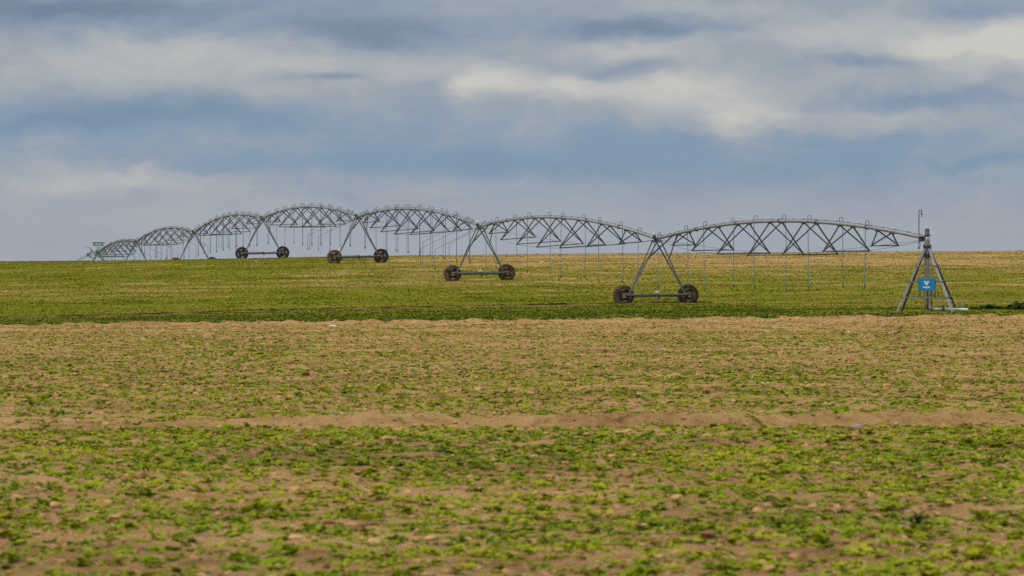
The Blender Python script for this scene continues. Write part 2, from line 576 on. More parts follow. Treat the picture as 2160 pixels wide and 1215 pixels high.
def micro(x, y):
    """clod-scale relief"""
    soil = 1 - smooth01(-0.3, 0.6, y - edge_y(x))
    z = soil * (0.030 * (vnoise(x, y, 1.3, 1) - .5) + 0.050 * (vnoise(x, y, .42, 2) - .5) + 0.044 * (vnoise(x, y, .16, 3) - .5))
    z = z + (1 - soil) * 0.030 * (vnoise(x, y, 1.0, 4) - .5)
    z = z + (0.10 + 0.10 * vnoise(x, y, .35, 12)) * np.exp(-((y - edge_y(x) + 0.55) / 0.35) ** 2) * (0.35 + vnoise(x, y, .5, 13))
    # tractor ridge across the near field, with cracks
    ry = ridge_y(x)
    amp = 0.115 * (0.22 + 0.78 * smooth01(-5.5, -1.0, x)) * (0.75 + 0.5 * vnoise(x, x * 0, 1.1, 20))
    crack = smooth01(0.80, 0.90, vnoise(x + 0.5 * (y - ry), y, 0.33, 21)) * 0.10
    rd = np.exp(-(np.abs(y - ry) / 0.29) ** 4)
    z = z + rd * np.maximum(amp - crack, 0.0)
    z = z + 0.045 * np.exp(-((y - 31.3 - 0.04 * x) / 0.16) ** 2) * smooth01(0.35, 0.6, vnoise(x, y, 1.5, 22))
    # wheel ruts of the drive towers
    r = np.hypot(x - PIV[0], y - PIV[1])
    for i, (tx, ty) in enumerate(TW):
        rr = math.hypot(tx - PIV[0], ty - PIV[1]) + 0.32
        k = np.exp(-((r - rr) / 0.26) ** 4)
        lump = 0.35 + 1.1 * vnoise(x, y, .6, 30 + i)
        z = z - (0.12 if i == 0 else 0.07) * k + (0.105 if i == 0 else 0.025) * lump * np.exp(-((np.abs(r - rr) - 0.46) / 0.15) ** 2)
    return z


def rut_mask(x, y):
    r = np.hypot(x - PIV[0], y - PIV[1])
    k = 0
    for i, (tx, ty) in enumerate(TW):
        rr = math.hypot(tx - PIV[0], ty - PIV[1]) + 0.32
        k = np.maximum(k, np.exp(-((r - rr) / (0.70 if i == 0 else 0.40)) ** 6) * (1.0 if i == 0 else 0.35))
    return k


def ground_z(x, y):
    return CAMZ + ground_rel(x, y) + micro(x, y)


def gz(x, y):
    return float(ground_z(np.array([x]), np.array([y]))[0])


def gz0(x, y):
    return CAMZ + float(ground_rel(np.array([x]), np.array([y]))[0])


def green_cover(x, y):
    """share of the crop field covered by leaves"""
    r = np.hypot(x - PIV[0], y - PIV[1])
    c = np.interp(y, [186, 230, 255, 280, 305, 335, 365, 400, 440], [.87, .81, .74, .64, .56, .47, .38, .29, .3])
    left = smooth01(5, -25, x) if False else 1 - smooth01(-25, 0, x)
    c = c + left * np.interp(y, [230, 300, 340, 400], [0.0, .08, .24, .36])
    c = np.where((r < 51.5) & (y > 186) & (x < 14), np.maximum(c, .90), c)
    c = np.where((y < 195), np.maximum(c, .94), c)
    c = np.where((r < 52) & (x > 14) & (y > 197), c - 0.10, c)
    c = c + 0.30 * (vnoise(x, y, 2.2, 42) - 0.5)
    streak = vnoise(x * 0.25, y, 4.0, 40) * 0.6 + vnoise(x * 0.4, y, 11.0, 41) * 0.4 - 0.5
    c = c + 0.42 * streak
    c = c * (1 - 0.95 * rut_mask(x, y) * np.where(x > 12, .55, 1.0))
    return np.clip(c, 0.02, 0.97)


rows = np.concatenate([np.arange(-40, 12, 4.0), np.arange(12, 49, .10), np.arange(49, 53.4, .045), np.arange(53.4, 62, .10), np.arange(62, 110, .24), np.arange(110, 182, .40),
                       np.arange(182, 188, .09), np.arange(188, 262, .22), np.arange(262, 440, .7), np.arange(440, 700, 6.0), 700 * 1.12 ** np.arange(0, 22)])
ext = np.array([1, 2.5, 6, 14, 30, 60, 120, 250, 600, 1500, 4000.0])
uu = np.linspace(-1, 1, 371)
hw = np.interp(rows, [-40, 10, 60, 120, 250, 420, 9000], [5, 5, 11.5, 20.5, 37, 62, 400])
core = uu[None, :] * hw[:, None]
XX = np.concatenate([-(hw[:, None] + ext[::-1][None]), core, hw[:, None] + ext[None]], axis=1)
YY = np.repeat(rows[:, None], XX.shape[1], 1)
nr, nc = XX.shape
fx_, fy_ = XX.ravel(), YY.ravel()
fz_ = ground_z(fx_, fy_)
infield = smooth01(0.0, 0.25, fy_ - edge_y(fx_))
gatt = infield * green_cover(fx_, fy_)
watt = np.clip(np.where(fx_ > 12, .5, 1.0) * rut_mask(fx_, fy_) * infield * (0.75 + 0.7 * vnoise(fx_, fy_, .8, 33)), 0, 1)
ii = (np.arange(nr - 1)[:, None] * nc + np.arange(nc - 1)[None]).ravel()
gf = np.stack([ii, ii + 1, ii + nc + 1, ii + nc], 1)
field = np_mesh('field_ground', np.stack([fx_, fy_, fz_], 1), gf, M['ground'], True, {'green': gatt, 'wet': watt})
tag(field, 'bare brown soil field rising to a green and tan crest', 'field', kind='structure')


def ground_at(px, py):
    """the ground point that the photograph shows at this pixel"""
    Y = np.concatenate([np.arange(15, 190, .1), np.arange(190, 450, .25)])
    X = (px - 1080) / FPX * Y
    yy = HOR - FPX * ground_rel(X, Y) / Y
    i = int(np.argmax(yy <= py)) if (yy <= py).any() else int(np.argmin(yy))
    return float(X[i]), float(Y[i])


# ------------------------------------------------------------------ seedlings, crop, clods, straw
def leaf_plant(nleaf, length, width, segs, lift, seed):
    """a rosette of bent leaves; returns vertices and quads"""
    g = np.random.default_rng(seed)
    vs, fs, tint = [], [], []
    for i in range(nleaf):
        a = 2 * math.pi * i / nleaf + g.uniform(-.5, .5)
        ln = length * g.uniform(.55, 1.15); wd = width * g.uniform(.7, 1.2)
        up = R(g.uniform(*lift)); droop = g.uniform(.5, 1.3)
        d = np.array([math.cos(a), math.sin(a)]); s = np.array([-d[1], d[0]])
        r_, z_ = 0.005, 0.004
        b = len(vs); tw = g.uniform(-.4, .4); tv = g.uniform(-.18, .18)
        for k in range(segs + 1):
            f = k / segs
            wk = wd * (0.22 + 0.95 * math.sin(math.pi * min(1, .12 + f * .86)) ** .8) * .5
            c = d * r_
            roll = tw + g.uniform(-.15, .15)
            vs.append((c[0] + s[0] * wk, c[1] + s[1] * wk, z_ + wk * (roll + .30)))
            vs.append((c[0] - s[0] * wk, c[1] - s[1] * wk, z_ + wk * (-roll + .30)))
            tint += [tv, tv]
            an = up - droop * f * up * 1.4
            r_ += ln / segs * math.cos(an); z_ += ln / segs * math.sin(an)
        for k in range(segs):
            fs.append((b + 2 * k, b + 2 * k + 1, b + 2 * k + 3, b + 2 * k + 2))
    return np.array(vs), np.array(fs), np.array(tint)


def scatter(name, templates, pos, scl, tint, mat, smooth=True, tilt=0.0, nseed=3):
    g = np.random.default_rng(nseed)
    V, F, T = [], [], []
    base = 0
    pick = g.integers(0, len(templates), len(pos))
    for k, (tv, tf, tt) in enumerate(templates):
        idx = np.nonzero(pick == k)[0]
        if not len(idx): continue
        a = g.uniform(0, 2 * math.pi, len(idx))
        c, s = np.cos(a), np.sin(a)
        sc = scl[idx]
        if sc.ndim == 1: sc = np.repeat(sc[:, None], 3, 1)
        x = tv[None, :, 0] * sc[:, :1]; y = tv[None, :, 1] * sc[:, 1:2]; z = tv[None, :, 2] * sc[:, 2:3]
        X = x * c[:, None] - y * s[:, None]; Y = x * s[:, None] + y * c[:, None]
        if tilt:
            tx, ty = g.normal(0, tilt, (2, len(idx)))
            z = z + X * tx[:, None] + Y * ty[:, None]
        P = np.stack([X, Y, z], 2) + pos[idx][:, None, :]
        V.append(P.reshape(-1, 3))
        n = len(tv)
        F.append((tf[None] + (base + np.arange(len(idx)) * n)[:, None, None]).reshape(-1, tf.shape[1]))
        base += n * len(idx)
        T.append((tint[idx][:, None] + tt[None]).ravel())
    return np_mesh(name, np.concatenate(V), np.concatenate(F), mat, smooth, {'tint': np.concatenate(T)})


def half_width(y):
    return 0.17 * y + 3.5


def candidates(y0, y1, dens_max, seed):
    g = np.random.default_rng(seed)
    area = (half_width(y0) + half_width(y1)) * (y1 - y0)
    n = int(area * dens_max)
    y = g.uniform(y0, y1, int(n * 1.3)); x = g.uniform(-1, 1, len(y)) * half_width(y1)
    k = np.abs(x) < half_width(y)
    return x[k], y[k], g


SEG = [(14, 24), (24, 36), (36, 52), (52, 75), (75, 105), (105, 145), (145, 187)]
px_, py_ = [], []
for a, b in SEG:
    ym = (a + b) / 2
    x, y, g = candidates(a, b, 76.0 if a < 36 else (56 if a < 75 else 34), 100 + a)
    rowpx = HOR + FPX * 0.0048 + FPX * 1.7 / y            # used only to read the cover off the survey below
    C = np.interp(y, [14, 22, 26, 30, 33, 37, 42, 46, 49.5, 50.2, 51.1, 51.8, 60, 66, 75, 90, 110, 130, 150, 170, 180, 186], [.66, .63, .58, .64, .60, .63, .71, .75, .64, .10, .04, .50, .58, .55, .53, .51, .49, .47, .44, .40, .34, .24])
    C = C - 0.10 * smooth01(0.045, 0.11, x / y) * smooth01(55, 70, y) * (1 - smooth01(110, 150, y))
    patch = vnoise(x * .8, y * .7, 1.1, 50) * .5 + vnoise(x * .5, y * .30, 3.4, 51) * .45 + vnoise(x, y, .45, 52) * .3 - .625
    Cl = np.clip(C * 1.16 + patch * 0.9, 0.01, .96)
    slope = 1.7 / y
    n = -np.log(1 - Cl) / (0.13 * (0.028 / slope + 0.12))
    dm = 76.0 if a < 36 else (56 if a < 75 else 34)
    keep = g.uniform(0, 1, len(x)) < 2.9 * n / dm
    keep &= y < edge_y(x) - 0.2
    px_.append(x[keep]); py_.append(y[keep])
px_, py_ = np.concatenate(px_), np.concatenate(py_)
print('seedlings', len(px_))


def clump(seed):
    g = np.random.default_rng(seed)
    V, F, T = [], [], []
    b = 0
    for k in range(int(g.integers(3, 6))):
        v, f, t = leaf_plant(int(g.integers(4, 7)), .052, .026, 3, (10, 58), seed * 31 + k)
        r_, a = .075 * math.sqrt(g.uniform()), g.uniform(0, 6.28)
        v = v * g.uniform(.6, 1.25) + np.array([r_ * 1.3 * math.cos(a), r_ * math.sin(a), 0])
        V.append(v); F.append(f + b); T.append(t + g.uniform(-.12, .12)); b += len(v)
    return np.concatenate(V), np.concatenate(F), np.concatenate(T)


tmpl = [clump(200 + i) for i in range(18)]
g = np.random.default_rng(5)
sc = np.minimum(np.exp(g.normal(0, .30, len(px_))), 1.5) * .76
big = g.uniform(0, 1, len(px_)) < .02
sc[big] *= 1.45
sc *= np.interp(py_, [20, 32, 48], [1.0, 1.05, 1.0])
tint = np.clip(.48 + g.normal(0, .16, len(px_)) + .5 * (vnoise(px_, py_, 2.2, 60) - .5), .05, .95)
tint[big] -= .22
o = scatter('seedlings', tmpl, np.stack([px_, py_, ground_z(px_, py_) - .004], 1), sc, tint, M['seedling'], True, .12)
tag(o, 'patchy bright green seedlings sprouting on the bare brown soil', 'seedlings', kind='stuff')

# the established crop beyond the soil
cx_, cy_, cc_ = [], [], []
for a, b in ((186, 200), (200, 228), (228, 256), (256, 300), (300, 350), (350, 420)):
    dm = 16.0
    x, y, g = candidates(a, b, dm, 300 + a)
    C = green_cover(x, y) - 0.06
    slope = np.interp(y, [186, 250, 262, 300, 405, 420], [.013, .012, .020, .026, .020, .014])
    pt = (vnoise(x * .5, y * .5, 1.2, 70) - .5) * .5
    n = -np.log(1 - np.clip(C + pt, .01, .955)) / (0.11 * (0.034 / slope + 0.11))
    keep = (g.uniform(0, 1, len(x)) < n / dm) & (y > edge_y(x) + .1)
    cx_.append(x[keep]); cy_.append(y[keep])
cx_, cy_ = np.concatenate(cx_), np.concatenate(cy_)
print('crop', len(cx_))
g = np.random.default_rng(6)
tm2 = [leaf_plant(int(5 + i % 2), .066, .036, 2, (15, 60), 400 + i) for i in range(12)]
sc = np.exp(g.normal(0, .25, len(cx_))) * np.interp(cy_, [186, 200, 230, 420], [1.6, 1.1, .95, .95])
dense = np.clip(green_cover(cx_, cy_), 0, 1)
tint = np.clip(.60 + g.normal(0, .17, len(cx_)) + .4 * (vnoise(cx_, cy_, 5, 61) - .5) - .42 * smooth01(.72, .93, dense) + .16 * smooth01(300, 380, cy_), .04, .96)
o = scatter('crop_plants', tm2, np.stack([cx_, cy_, ground_z(cx_, cy_) - .005], 1), sc, tint, M['crop'], True, .1)
tag(o, 'low green crop covering the slope beneath the irrigation machine', 'crop', kind='stuff')


def ico(sub, seed):
    import bmesh
    bm = bmesh.new()
    bmesh.ops.create_icosphere(bm, subdivisions=sub, radius=1)
    g = np.random.default_rng(seed)
    ax = g.normal(0, 1, (5, 3))
    vs = []
    for v in bm.verts:
        p = np.array(v.co)
        k = 1 + .22 * sum(math.sin(2.3 * p.dot(a) + i * 1.7) for i, a in enumerate(ax)) / 2.2 + g.uniform(-.2, .2)
        vs.append(p * k * np.array([1, 1, .66]))
    bm.verts.index_update()
    fs = np.array([[v.index for v in f.verts] for f in bm.faces])
    bm.free()
    return np.array(vs), fs, np.zeros(len(vs))


def clods(name, y0s, dens, sub, sizes, seed, extra=None):
    xs, ys = [], []
    for a, b in y0s:
        x, y, g = candidates(a, b, dens(a), seed + a)
        k = (y < edge_y(x) + .15) & (g.uniform(0, 1, len(x)) < .25 + .9 * vnoise(x, y, 1.1, 80))
        xs.append(x[k]); ys.append(y[k])
    if extra is not None:
        xs.append(extra[0]); ys.append(extra[1])
    xs, ys = np.concatenate(xs), np.concatenate(ys)
    g = np.random.default_rng(seed)
    s = np.exp(g.normal(math.log(sizes[0]), sizes[1], len(xs)))
    s = np.minimum(s, .075)
    s3 = np.stack([s * g.uniform(.8, 1.3, len(s)), s * g.uniform(.8, 1.2, len(s)), s * g.uniform(.65, 1.1, len(s))], 1)
    print(name, len(xs))
    o = scatter(name, [ico(sub, seed + i) for i in range(8)], np.stack([xs, ys, ground_z(xs, ys) + s * .12], 1), s3, g.uniform(.05, .65, len(s)), M['clod'], False, 0, seed)
    return o


o = clods('soil_clods', [(14, 22), (22, 32), (32, 46), (46, 62)], lambda a: 50 if a < 30 else 40, 2, (.0125, .55), 900)
tag(o, 'crumbled brown soil clods scattered over the near field', 'soil clods', kind='stuff')
ge = np.random.default_rng(77)
exx = ge.uniform(-34, 34, 5200)
exy = edge_y(exx) - np.abs(ge.normal(0, .5, 5200)) + .1
o = clods('soil_clods', [(62, 85), (85, 115), (115, 150), (150, 186)], lambda a: 18 if a < 80 else 12, 1, (.021, .5), 950, (exx, exy))
tag(o, 'crumbled brown soil clods up to the edge of the green crop', 'soil clods', kind='stuff')

# dry straw lying about
sx_, sy_ = [], []
for a, b, dn in ((14, 30, 6.0), (30, 60, 3.0), (60, 110, 1.2), (110, 186, .5), (186, 400, .25)):
    x, y, g = candidates(a, b, dn, 1500 + a)
    sx_.append(x); sy_.append(y)
sx_, sy_ = np.concatenate(sx_), np.concatenate(sy_)
stm = []
for i in range(6):
    gg = np.random.default_rng(60 + i)
    up = gg.uniform(.0, .6); ln = gg.uniform(.05, .13); bw = .0035
    q = np.array([(0, -bw, 0), (0, bw, 0), (ln * .5, bw, ln * up * .55), (ln * .5, -bw, ln * up * .55), (ln, bw * .6, ln * up * .8), (ln, -bw * .6, ln * up * .8),
                  (0, 0, bw), (ln * .5, 0, ln * up * .55 + bw), (ln, 0, ln * up * .8 + bw)])
    stm.append((q, np.array([(0, 1, 2, 3), (3, 2, 4, 5), (0, 6, 7, 3), (6, 1, 2, 7), (3, 7, 8, 5), (7, 2, 4, 8)]), np.zeros(len(q))))
o = scatter('straw_litter', stm, np.stack([sx_, sy_, ground_z(sx_, sy_) + .006], 1), np.random.default_rng(8).uniform(.4, .9, len(sx_)), np.zeros(len(sx_)), M['straw'], False, .1)
tag(o, 'pale dry straw bits lying on the soil', 'straw', kind='stuff')

# dark weeds along the strip right of the pivot
wx, wy, ws = [], [], []
g = np.random.default_rng(31)
for k in range(900):
    x = g.uniform(21.8, 34); hgt = np.interp(x, [21.8, 22.6, 23.2, 23.8, 24.4, 27, 34], [.3, .45, .85, .35, 1.0, 1.25, 1.1])
    if g.uniform() > np.interp(x, [21.8, 23, 23.6, 24.2, 24.8], [.35, .6, .3, .9, 1]): continue
    wx.append(x); wy.append(g.normal(203.5, .55)); ws.append(hgt * g.uniform(1.8, 3.6))
wx, wy, ws = np.array(wx), np.array(wy), np.array(ws)
tm3 = [leaf_plant(10, .12, .05, 3, (35, 88), 700 + i) for i in range(8)]
o = scatter('weed_bank', tm3, np.stack([wx, wy, ground_z(wx, wy) + g.uniform(0, .07, len(wx))], 1), ws, np.clip(g.normal(.45, .2, len(wx)), .05, .95), M['weed'], True, .15)
tag(o, 'dark green bank of tall weeds beside the pivot pipe', 'weeds', kind='stuff')

# ------------------------------------------------------------------ the irrigation machine: drive towers
TH = 3.95
YAW = math.atan2(-(TW[0][0] - PIV[0]), TW[0][1] - PIV[1])


def arc_sector(mb, r0, r1, a0, a1, y0, y1, n=5):
    vs = []
    for k in range(n + 1):
        a = a0 + (a1 - a0) * k / n
        for r, y in ((r0, y0), (r1, y0), (r1, y1), (r0, y1)):
            vs.append((r * math.cos(a), y, r * math.sin(a)))
    fs = [(4 * k + j, 4 * k + (j + 1) % 4, 4 * k + 4 + (j + 1) % 4, 4 * k + 4 + j) for k in range(n) for j in range(4)]
    fs += [(3, 2, 1, 0), tuple(4 * n + j for j in range(4))]
    mb.add(vs, fs)


def build_wheel(parent, sx):
    wh = empty('wheel', (sx, .34, .60)); wh.parent = parent
    t = MB()
    prof = [(.400, -.15), (.47, -.178), (.54, -.176), (.583, -.150), (.597, -.09), (.600, 0), (.597, .09), (.583, .150), (.54, .176), (.47, .178), (.400, .15)]
    t.lathe(prof, (0, 0, 0), (0, 1, 0), 56)
    for k in range(22):
        for s in (-1, 1):
            a = 2 * math.pi * (k + (.5 if s > 0 else 0)) / 22
            # each lug a raised, slanted bar that starts at the middle of the tread and wraps over the shoulder
            pts = [(.600, s * -.015, 0), (.600, s * .09, .10), (.585, s * .168, .175), (.515, s * .186, .20)]
            vs = []
            for r, y, da in pts:
                for e in (-.028, .028):
                    for h in (-.02, .036):
                        rr = r + h * (1 if r > .55 else .25); aa = a + da + e / .6
                        yy = y + (s * h * .35 if r < .59 else 0)
                        vs.append((rr * math.cos(aa), yy, rr * math.sin(aa)))
            fs = []
            for q in range(3):
                b = 4 * q
                fs += [(b, b + 1, b + 5, b + 4), (b + 1, b + 3, b + 7, b + 5), (b + 3, b + 2, b + 6, b + 7), (b + 2, b, b + 4, b + 6)]
            fs += [(0, 2, 3, 1), (12, 13, 15, 14)]
            t.add(vs, fs)
    t.build('tyre', M['tyre'], wh)
    r_ = MB()
    r_.lathe([(.402, -.155), (.42, -.165), (.42, -.172), (.385, -.165), (.372, -.10), (.372, .10), (.385, .165), (.42, .172), (.42, .165), (.402, .155)], (0, 0, 0), (0, 1, 0), 40, True, True)
    r_.lathe([(.0, -.075), (.09, -.075), (.10, -.055), (.20, -.050), (.26, -.030), (.325, -.012), (.325, .0), (.26, -.018), (.20, -.038), (0, -.04)], (0, 0, 0), (0, 1, 0), 32)
    for k in range(4):
        a = math.pi / 4 + k * math.pi / 2 + .2
        arc_sector(r_, .315, .380, a - .40, a + .40, -.014, .004)
    for k in range(8):
        a = 2 * math.pi * k / 8
        r_.cyl((.15 * math.cos(a), -.085, .15 * math.sin(a)), (.15 * math.cos(a), -.05, .15 * math.sin(a)), .014, 6)
    r_.build('rim', M['rim'], wh)
    return wh


def make_tower():
    root = empty('drive_tower', (0, 0, 0))
    zb = .62
    b = MB()
    b.tube([(-1.93, 0, zb - .01), (1.93, 0, zb - .01)], .082, 14)
    b.box((-.05, 0, zb - .01), (.10, .20, .20)); b.box((-.95, 0, zb), (.05, .19, .19)); b.box((.9, 0, zb), (.05, .19, .19))
    b.build('base_beam', M['beam'], root)
    mo = MB()
    mo.box((-.02, 0, zb + .135), (.26, .17, .12), None, .02)
    mo.cyl((-.10, -.02, zb + .20), (.08, -.02, zb + .20), .05, 10)
    mo.build('drive_motor', M['cap'], root)
    gb = MB()
    gb.box((.10, 0, zb - .16), (.13, .14, .12), None, .02)
    gb.build('centre_gearbox', M['dark'], root)
    sh = MB()
    sh.tube([(-1.75, -.02, zb - .125), (1.75, -.02, zb - .125)], .018, 8)
    sh.build('drive_shaft', M['beam'], root)
    for s in (-1, 1):
        h = MB()
        h.box((s * 1.985, .06, zb - .04), (.17, .24, .30), None, .03)
        h.cyl((s * 1.985, -.10, zb - .09), (s * 1.985, .32, zb - .09), .075, 12)
        h.box((s * 1.90, -.03, zb + .06), (.20, .16, .10), None, .02)
        h.build('wheel_gearbox', M['mudbox'], root)
        build_wheel(root, s * 1.985)
    tops = {}
    for s in (-1, 1):
        for yy in (-1, 1):
            l = MB()
            p = (s * 1.76, yy * .035, zb + .06); q = (s * .14, yy * .62, TH - .10)
            l.angle(p, q, .078, .010, (0, -yy, 0), -s * yy)
            l.build('leg', M['leg'], root)
        for f in (.22, .42, .62):
            ru = MB()
            P = Vector((s * 1.76, 0, zb + .06)).lerp(Vector((s * .14, 0, TH - .10)), f)
            y2 = .035 + (.62 - .035) * f
            ru.bar((P.x, -y2, P.z), (P.x, y2, P.z), .045, .045)
            ru.build('rung', M['leg'], root)
        k = MB()
        P = Vector((s * 1.76, -.035, zb + .06)).lerp(Vector((s * .14, -.62, TH - .10)), .66)
        k.angle((P.x, P.y - .02, P.z), (s * .10, -4.6, TH + .24), .062, .009, (0, 0, 1), s)
        k.build('knee_brace', M['steel'], root)
    hd = MB()
    hd.box((0, -.60, TH - .14), (.36, .06, .13)); hd.box((0, .60, TH - .14), (.36, .06, .13))
    hd.bar((-.13, -.62, TH - .17), (-.13, .62, TH - .17), .06, .06); hd.bar((.13, -.62, TH - .17), (.13, .62, TH - .17), .06, .06)
    hd.build('head_frame', M['steel'], root)
    jt = MB()
    jt.lathe([(.0, -.30), (.095, -.30), (.12, -.2), (.125, 0), (.12, .2), (.095, .30), (0, .30)], (0, 0, TH), (0, 1, 0), 16)
    jt.build('flexible_joint', M['dark'], root)
    bx = MB()
    bx.box((-.16, -.05, TH + .09), (.15, .22, .24), None, .015)
    bx.build('control_box', M['dark'], root)
    cp = MB()
    cp.lathe([(0, .24), (.055, .235), (.088, .20), (.098, .05), (.105, 0), (0, 0)], (-.16, -.05, TH + .21), (0, 0, 1), 14)
    cp.build('tower_cap', M['cap'], root)
    gs = MB()
    pts = [(.06, -.22, TH + .08), (.06, -.22, TH + .24), (.10, -.22, TH + .29), (.18, -.22, TH + .29), (.22, -.22, TH + .26), (.22, -.22, TH + .12)]
    gs.tube(pts, .016, 8)
    gs.build('joint_gooseneck', M['goose'], root)
    cb = MB()
    cb.tube([(-.18, -.3, TH - .1), (-.30, -.42, TH - .55), (-.34, -.40, TH - .95), (-.50, -.25, TH - 1.05), (-.75, -.1, TH - 1.3)], .012, 6)
    cb.tube([(-.75, -.1, TH - 1.3), (-1.2, -.06, 1.75), (-1.66, -.05, zb + .16), (-.2, -.09, zb + .10)], .012, 6)
    cb.build('power_cable', M['cable'], root)
    return root


TLAB = ['steel drive tower with the largest tyres, nearest the pivot tower with the blue panel',
        'second steel drive tower from the blue panel, its whole wheels against green crop',
        'third steel drive tower from the blue panel, legs against sky, wheels just below the crest',
        'fourth steel drive tower from the blue panel, its tyres standing exactly on the crest line',
        'fifth steel drive tower, only the round tops of its tyres showing over the crest',
        'sixth steel drive tower, wheels hidden behind the crest, between two smallest arches',
        'outermost steel drive tower under the small teal sign, wheels hidden behind the crest']
proto = make_tower()
joints = [Vector((PIV[0], PIV[1], gz0(*PIV) + 3.45))]
for i, (tx, ty) in enumerate(TW):
    t = proto if i == 0 else copy_tree(proto)
    c, s = math.cos(YAW), math.sin(YAW)
    zl = gz0(tx - 1.98 * c, ty - 1.98 * s); zr = gz0(tx + 1.98 * c, ty + 1.98 * s)
    roll = math.atan2(zr - zl, 3.96)
    t.location = (tx, ty, (zl + zr) / 2 - .085)
    t.rotation_euler = (0, -roll, YAW)
    tag(t, TLAB[i], 'drive tower', 'drive towers carrying the irrigation arches')
    joints.append(Vector((tx, ty, (zl + zr) / 2 - .085 + TH)))

# ------------------------------------------------------------------ the irrigation machine: arched spans
NB = 7
WIDTH = [1.38, 2.42, 2.98, 3.12, 2.98, 2.42, 1.38]
DEPTH = [.76, 1.34, 1.70, 1.82, 1.70, 1.34, .76]
ROLL = [0.8, 4.3, 4.6, 1.0, 1.6, 1.0, 0.8]
SLAB = ['largest arched pipe span, between the pivot tower with blue panel and first wheeled tower',
        'second arched pipe span from the pivot, with ten well spaced blue hoses',
        'third arched pipe span from the pivot, crowded with hooped pipes, right of the crest',
        'fourth arched pipe span, highest in the picture, hanging over sky between two complete wheel pairs',
        'fifth arched pipe span, sloping down to a tower with half hidden tyres',
        'sixth arched pipe span, small and all above the crest with thin grey trusses',
        'smallest and farthest arched pipe span, ending at the teal sign']


